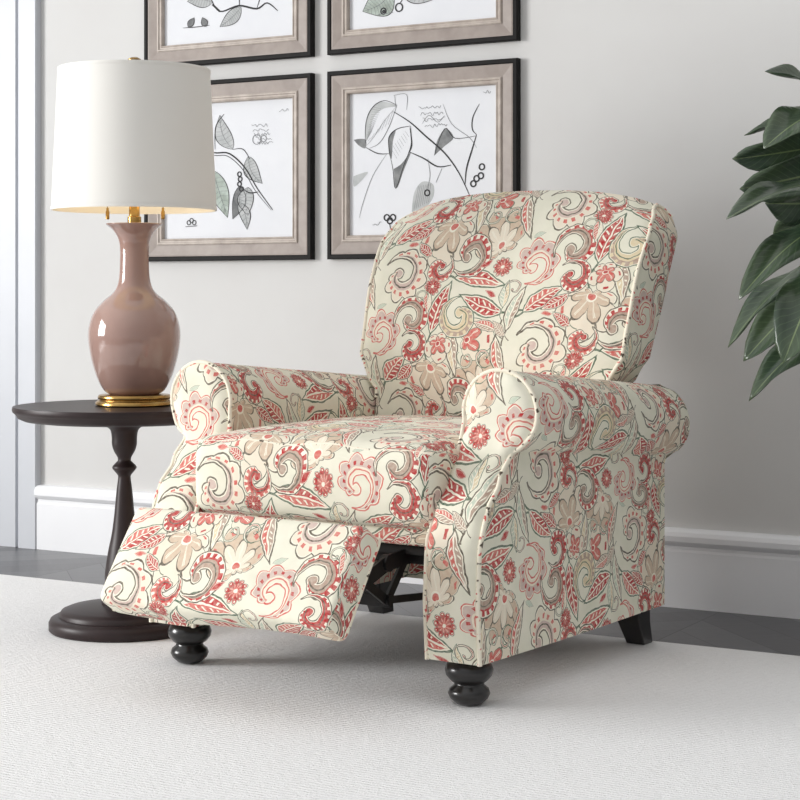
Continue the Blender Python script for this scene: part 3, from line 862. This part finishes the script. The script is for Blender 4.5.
def draw_upper_left(line, blob, leaf, ring, scribble):
    Q = lambda *p: [q4(*k) for k in p]
    line(Q((235, -10), (262, 30), (318, 15), (370, 26), (400, 10), (430, 34)), .003); line(Q((262, 30), (240, 8)), .004); line(Q((370, 26), (385, -20), (400, -60)), .0018)
    leaf(q4(325, 20), q4(262, 76), .05, 3, .01, 12); leaf(q4(240, 2), q4(165, -4), .06, 3, -.02, 9); leaf(q4(385, -20), q4(440, -120), .08, 4, .02, 10)
    leaf(q4(300, -40), q4(230, -190), .10, 3, .03, 12); leaf(q4(340, -60), q4(350, -210), .08, 3, -.03, 12); line(Q((320, 15), (320, -60), (330, -150)), .002)
    leaf(q4(168, 74), q4(186, 46), .024, 5, .0, 4); leaf(q4(222, 74), q4(210, 46), .024, 5, .0, 4)
    line(Q((152, 76), (195, 74), (232, 70)), .0014)
    for k in range(3): scribble(*q4(350, -150+14*k), .14, 12, 2, k+40)
def q7(x, y): return ((x-120)/428, (88-(x-120)*.075-y)/405)
def draw_upper_right(line, blob, leaf, ring, scribble):
    Q = lambda *p: [q7(*k) for k in p]
    leaf(q7(250, -25), q7(160, 34), .10, 4, .03, 12); leaf(q7(270, -60), q7(400, -10), .10, 3, -.03, 12); leaf(q7(300, -80), q7(200, -200), .10, 4, .03, 12)
    line(Q((250, -25), (300, -80), (380, -150), (430, -230)), .003); leaf(q7(360, -130), q7(480, -120), .08, 3, .02, 10)
    ring(*q7(222, 34), .018, 1, .002); ring(*q7(268, 24), .024, 1, .002); line(Q((268, 14), (278, 0), (275, -30)), .0014); line(Q((205, 44), (250, 38)), .001, 2); ring(*q7(223, 35), .006, 1, .002)
    for k in range(3): scribble(*q7(150, -170+14*k), .14, 12, 2, k+50)

dF = .022
sR0, zb_ = on_wall(326.6, 259.3, dF); sR1, _ = on_wall(517.0, 262, dF); _, zt_ = on_wall(326.6, 71.5, dF)
sL0, _ = on_wall(143.5, 260, dF); sL1, _ = on_wall(310.8, 260, dF)
PH = zt_-zb_; PWL = sL1-sL0; PWR = sR1-sR0
_, zu_ = on_wall(326.6, 54.8, dF)
picture('framed leaf and berry sketch directly behind the armchair', sR0, zb_, PWR, PH, draw_lower_right)
picture('framed drooping leaf sketch partly hidden by the lamp shade', sL0, zb_, PWL, PH, draw_lower_left)
picture('framed forked twig sketch hanging above the lamp, cut off by the photo edge', sL0, zu_, PWL, PH, draw_upper_left)
picture('framed grey-green leaf sketch above the frame behind the armchair', sR0, zu_, PWR, PH, draw_upper_right)

# ------------------------------------------------------------------ rubber plant at the right
PY = 3.78; PXC = (872-400)/FPX*PY
plant = thing('potted_rubber_plant', 'tall rubber plant with broad glossy dark leaves at the right edge', 'plant', (PXC, PY, 0))
def wpt(px, py, Y): return Vector(((px-400)*Y/FPX, Y, CAMZ-(py-295)*Y/FPX))-Vector((PXC, PY, 0))
b = MB(); b.lathe([(.085, 0), (.09, .004), (.118, .25), (.122, .27), (.122, .285), (.112, .285), (.110, .262), (.0, .262)], 48); b.build('pot', POT, plant)
b = MB(); b.lathe([(.1095, .255), (.09, .268), (.05, .272), (.0, .274)], 32); b.build('soil', SOIL, plant)
stem_pts = [(0, 0, .26), (.008, .0, .5), (-.006, .01, .8), (.006, -.005, 1.1), (-.004, .0, 1.36)]
b = MB(); sp = smooth_path(stem_pts, 6); b.tube(sp, lambda t: .012-.006*t, 10); b.build('stem', BARK, plant)
def stem_at(z):
    q = min(sp, key=lambda p: abs(p[2]-z)); return Vector(q)
def plant_leaf(base, tip, wd, face, droop=.03, fold=.18):
    """base and tip points; face: the way the upper side looks; wd half width"""
    base, tip = Vector(base), Vector(tip); ax = tip-base; ln = ax.length; t = ax.normalized()
    up = Vector(face); up = (up-t*up.dot(t)).normalized(); s = t.cross(up)
    rows, U = [], []; NL = 18
    for i in range(NL+1):
        k = i/NL
        w = wd*(math.sin(PI*k**.92)**.55 if 0 < k < 1 else 0)
        if k > .93: w *= .8
        c = base+ax*k+up*(droop*math.sin(PI*k)*1.0-.6*droop*k*k)
        r, u = [], []
        for j in range(9):
            e = -1+j/4
            r.append(c+s*(w*e)+up*(fold*w*abs(e)**1.3+.012*w/wd*math.sin(k*9+j)*abs(e)-.0)); u.append((e, k))
        rows.append(r); U.append(u)
    b = MB(); b.grid(rows, U)
    st = stem_at(base.z-.02)
    b.tube(smooth_path([tuple(st), tuple((st+base)/2+Vector((0, 0, .015))), tuple(base), tuple(base+ax*.06+up*droop*.19)], 4), .0032, 8)
    o = b.build('leaf', LEAFM, plant, merge=True)
    md = o.modifiers.new('Solidify', 'SOLIDIFY'); md.thickness = .0012; md.offset = -1
    return o
V = Vector
LV = [  # base px, tip px, depths, half width, facing
    ((852, 92), (765, 71), 3.75, 3.64, .040, (.1, -.55, 1), .0),
    ((836, 124), (744, 132), 3.85, 3.86, .026, (-.1, -.35, 1), .012),
    ((842, 108), (764, 143), 3.68, 3.56, .050, (-.45, -.85, .75), .02),
    ((850, 138), (733, 160), 3.84, 3.82, .044, (-.1, -.95, -.45), .012),
    ((858, 160), (741, 190), 3.76, 3.70, .052, (-.15, -.95, -.40), .012),
    ((852, 180), (726, 213), 3.70, 3.52, .046, (-.2, -.36, 1), .02),
    ((852, 200), (766, 204), 3.84, 3.80, .058, (-.1, -.95, -.35), .01),
    ((842, 208), (773, 234), 3.90, 3.94, .046, (0, -.95, -.3), .01),
    ((850, 214), (738, 292), 3.72, 3.54, .044, (-.45, -.70, .65), .03),
    ((856, 246), (724, 340), 3.78, 3.66, .044, (-.55, -.26, .9), .03),
    ((846, 272), (742, 358), 3.86, 3.82, .050, (-.55, -.75, .45), .02),
    ((838, 258), (783, 357), 3.66, 3.50, .060, (-.45, -.95, .3), .03),
    ((862, 322), (746, 394), 3.76, 3.70, .044, (-.45, -.42, .8), .03),
]
for (bp, tp, yb, yt, wd, face, droop) in LV:
    plant_leaf(wpt(*bp, yb), wpt(*tp, yt), wd, face, droop)
for k in range(9):     # leaves on the side the photo cuts off
    a = math.radians(-50+k*16); z = .72+k*.07
    d = V((math.cos(a), math.sin(a), 0))
    plant_leaf(V((0, 0, z))+d*.06, V((0, 0, z-.03+.02*(k % 3)))+d*.30, .048, (-.2*d.x, -.2*d.y, 1), .03)

# ------------------------------------------------------------------ light and camera
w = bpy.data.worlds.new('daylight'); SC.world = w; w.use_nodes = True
WG = Graph(w.node_tree); bg = WG.n['Background']      # soft ambient sky, brighter overhead, with an added left-to-right falloff
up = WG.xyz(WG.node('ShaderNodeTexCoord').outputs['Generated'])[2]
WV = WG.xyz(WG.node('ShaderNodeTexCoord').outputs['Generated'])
side = WG.m('MULTIPLY_ADD', WG.add(WG.mul(WV[0], .8), WG.mul(WV[1], .25)), -.66, .95)  # sky dimmed from the right so chair side and lamp shade darken
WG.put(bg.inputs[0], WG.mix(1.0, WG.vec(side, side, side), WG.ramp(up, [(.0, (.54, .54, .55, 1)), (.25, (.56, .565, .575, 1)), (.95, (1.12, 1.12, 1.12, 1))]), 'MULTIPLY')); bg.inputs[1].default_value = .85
la = bpy.data.lights.new('window_daylight', 'AREA'); la.shape = 'RECTANGLE'; la.size = WY1-WY0-.12; la.size_y = WZ1-WZ0-.12; la.energy = 520; la.color = (1.0, .99, .985)
lo = bpy.data.objects.new('window_daylight', la); COL.objects.link(lo)
c = wroot+wdir*(S0+.005)+wnrm*(-(WY0+WY1)/2); lo.location = (c.x, c.y, (WZ0+WZ1)/2)
lo.matrix_world = Matrix.Translation(lo.location) @ Matrix(((wnrm.x, 0, -wdir.x), (wnrm.y, 0, -wdir.y), (0, 1, 0))).to_4x4()   # shines along the wall into the room
bl = bpy.data.lights.new('lamp_glow', 'POINT'); bl.energy = .35; bl.color = (1, .86, .66); bl.shadow_soft_size = .04
bo = bpy.data.objects.new('lamp_glow', bl); COL.objects.link(bo); bo.location = (-.613, 4.115, .5153+zof(130))

cam = bpy.data.cameras.new('camera'); co = bpy.data.objects.new('camera', cam); COL.objects.link(co)
cam.sensor_width = 36; cam.lens = FPX/800*36; cam.shift_y = -(400-295)/800; cam.clip_start = .05
co.location = (0, 0, CAMZ); co.rotation_euler = (PI/2, 0, 0); SC.camera = co
vs = SC.view_settings; vs.view_transform = 'Standard'; vs.look = 'None'; vs.gamma = 1; vs.use_curve_mapping = False; vs.exposure = 0.0
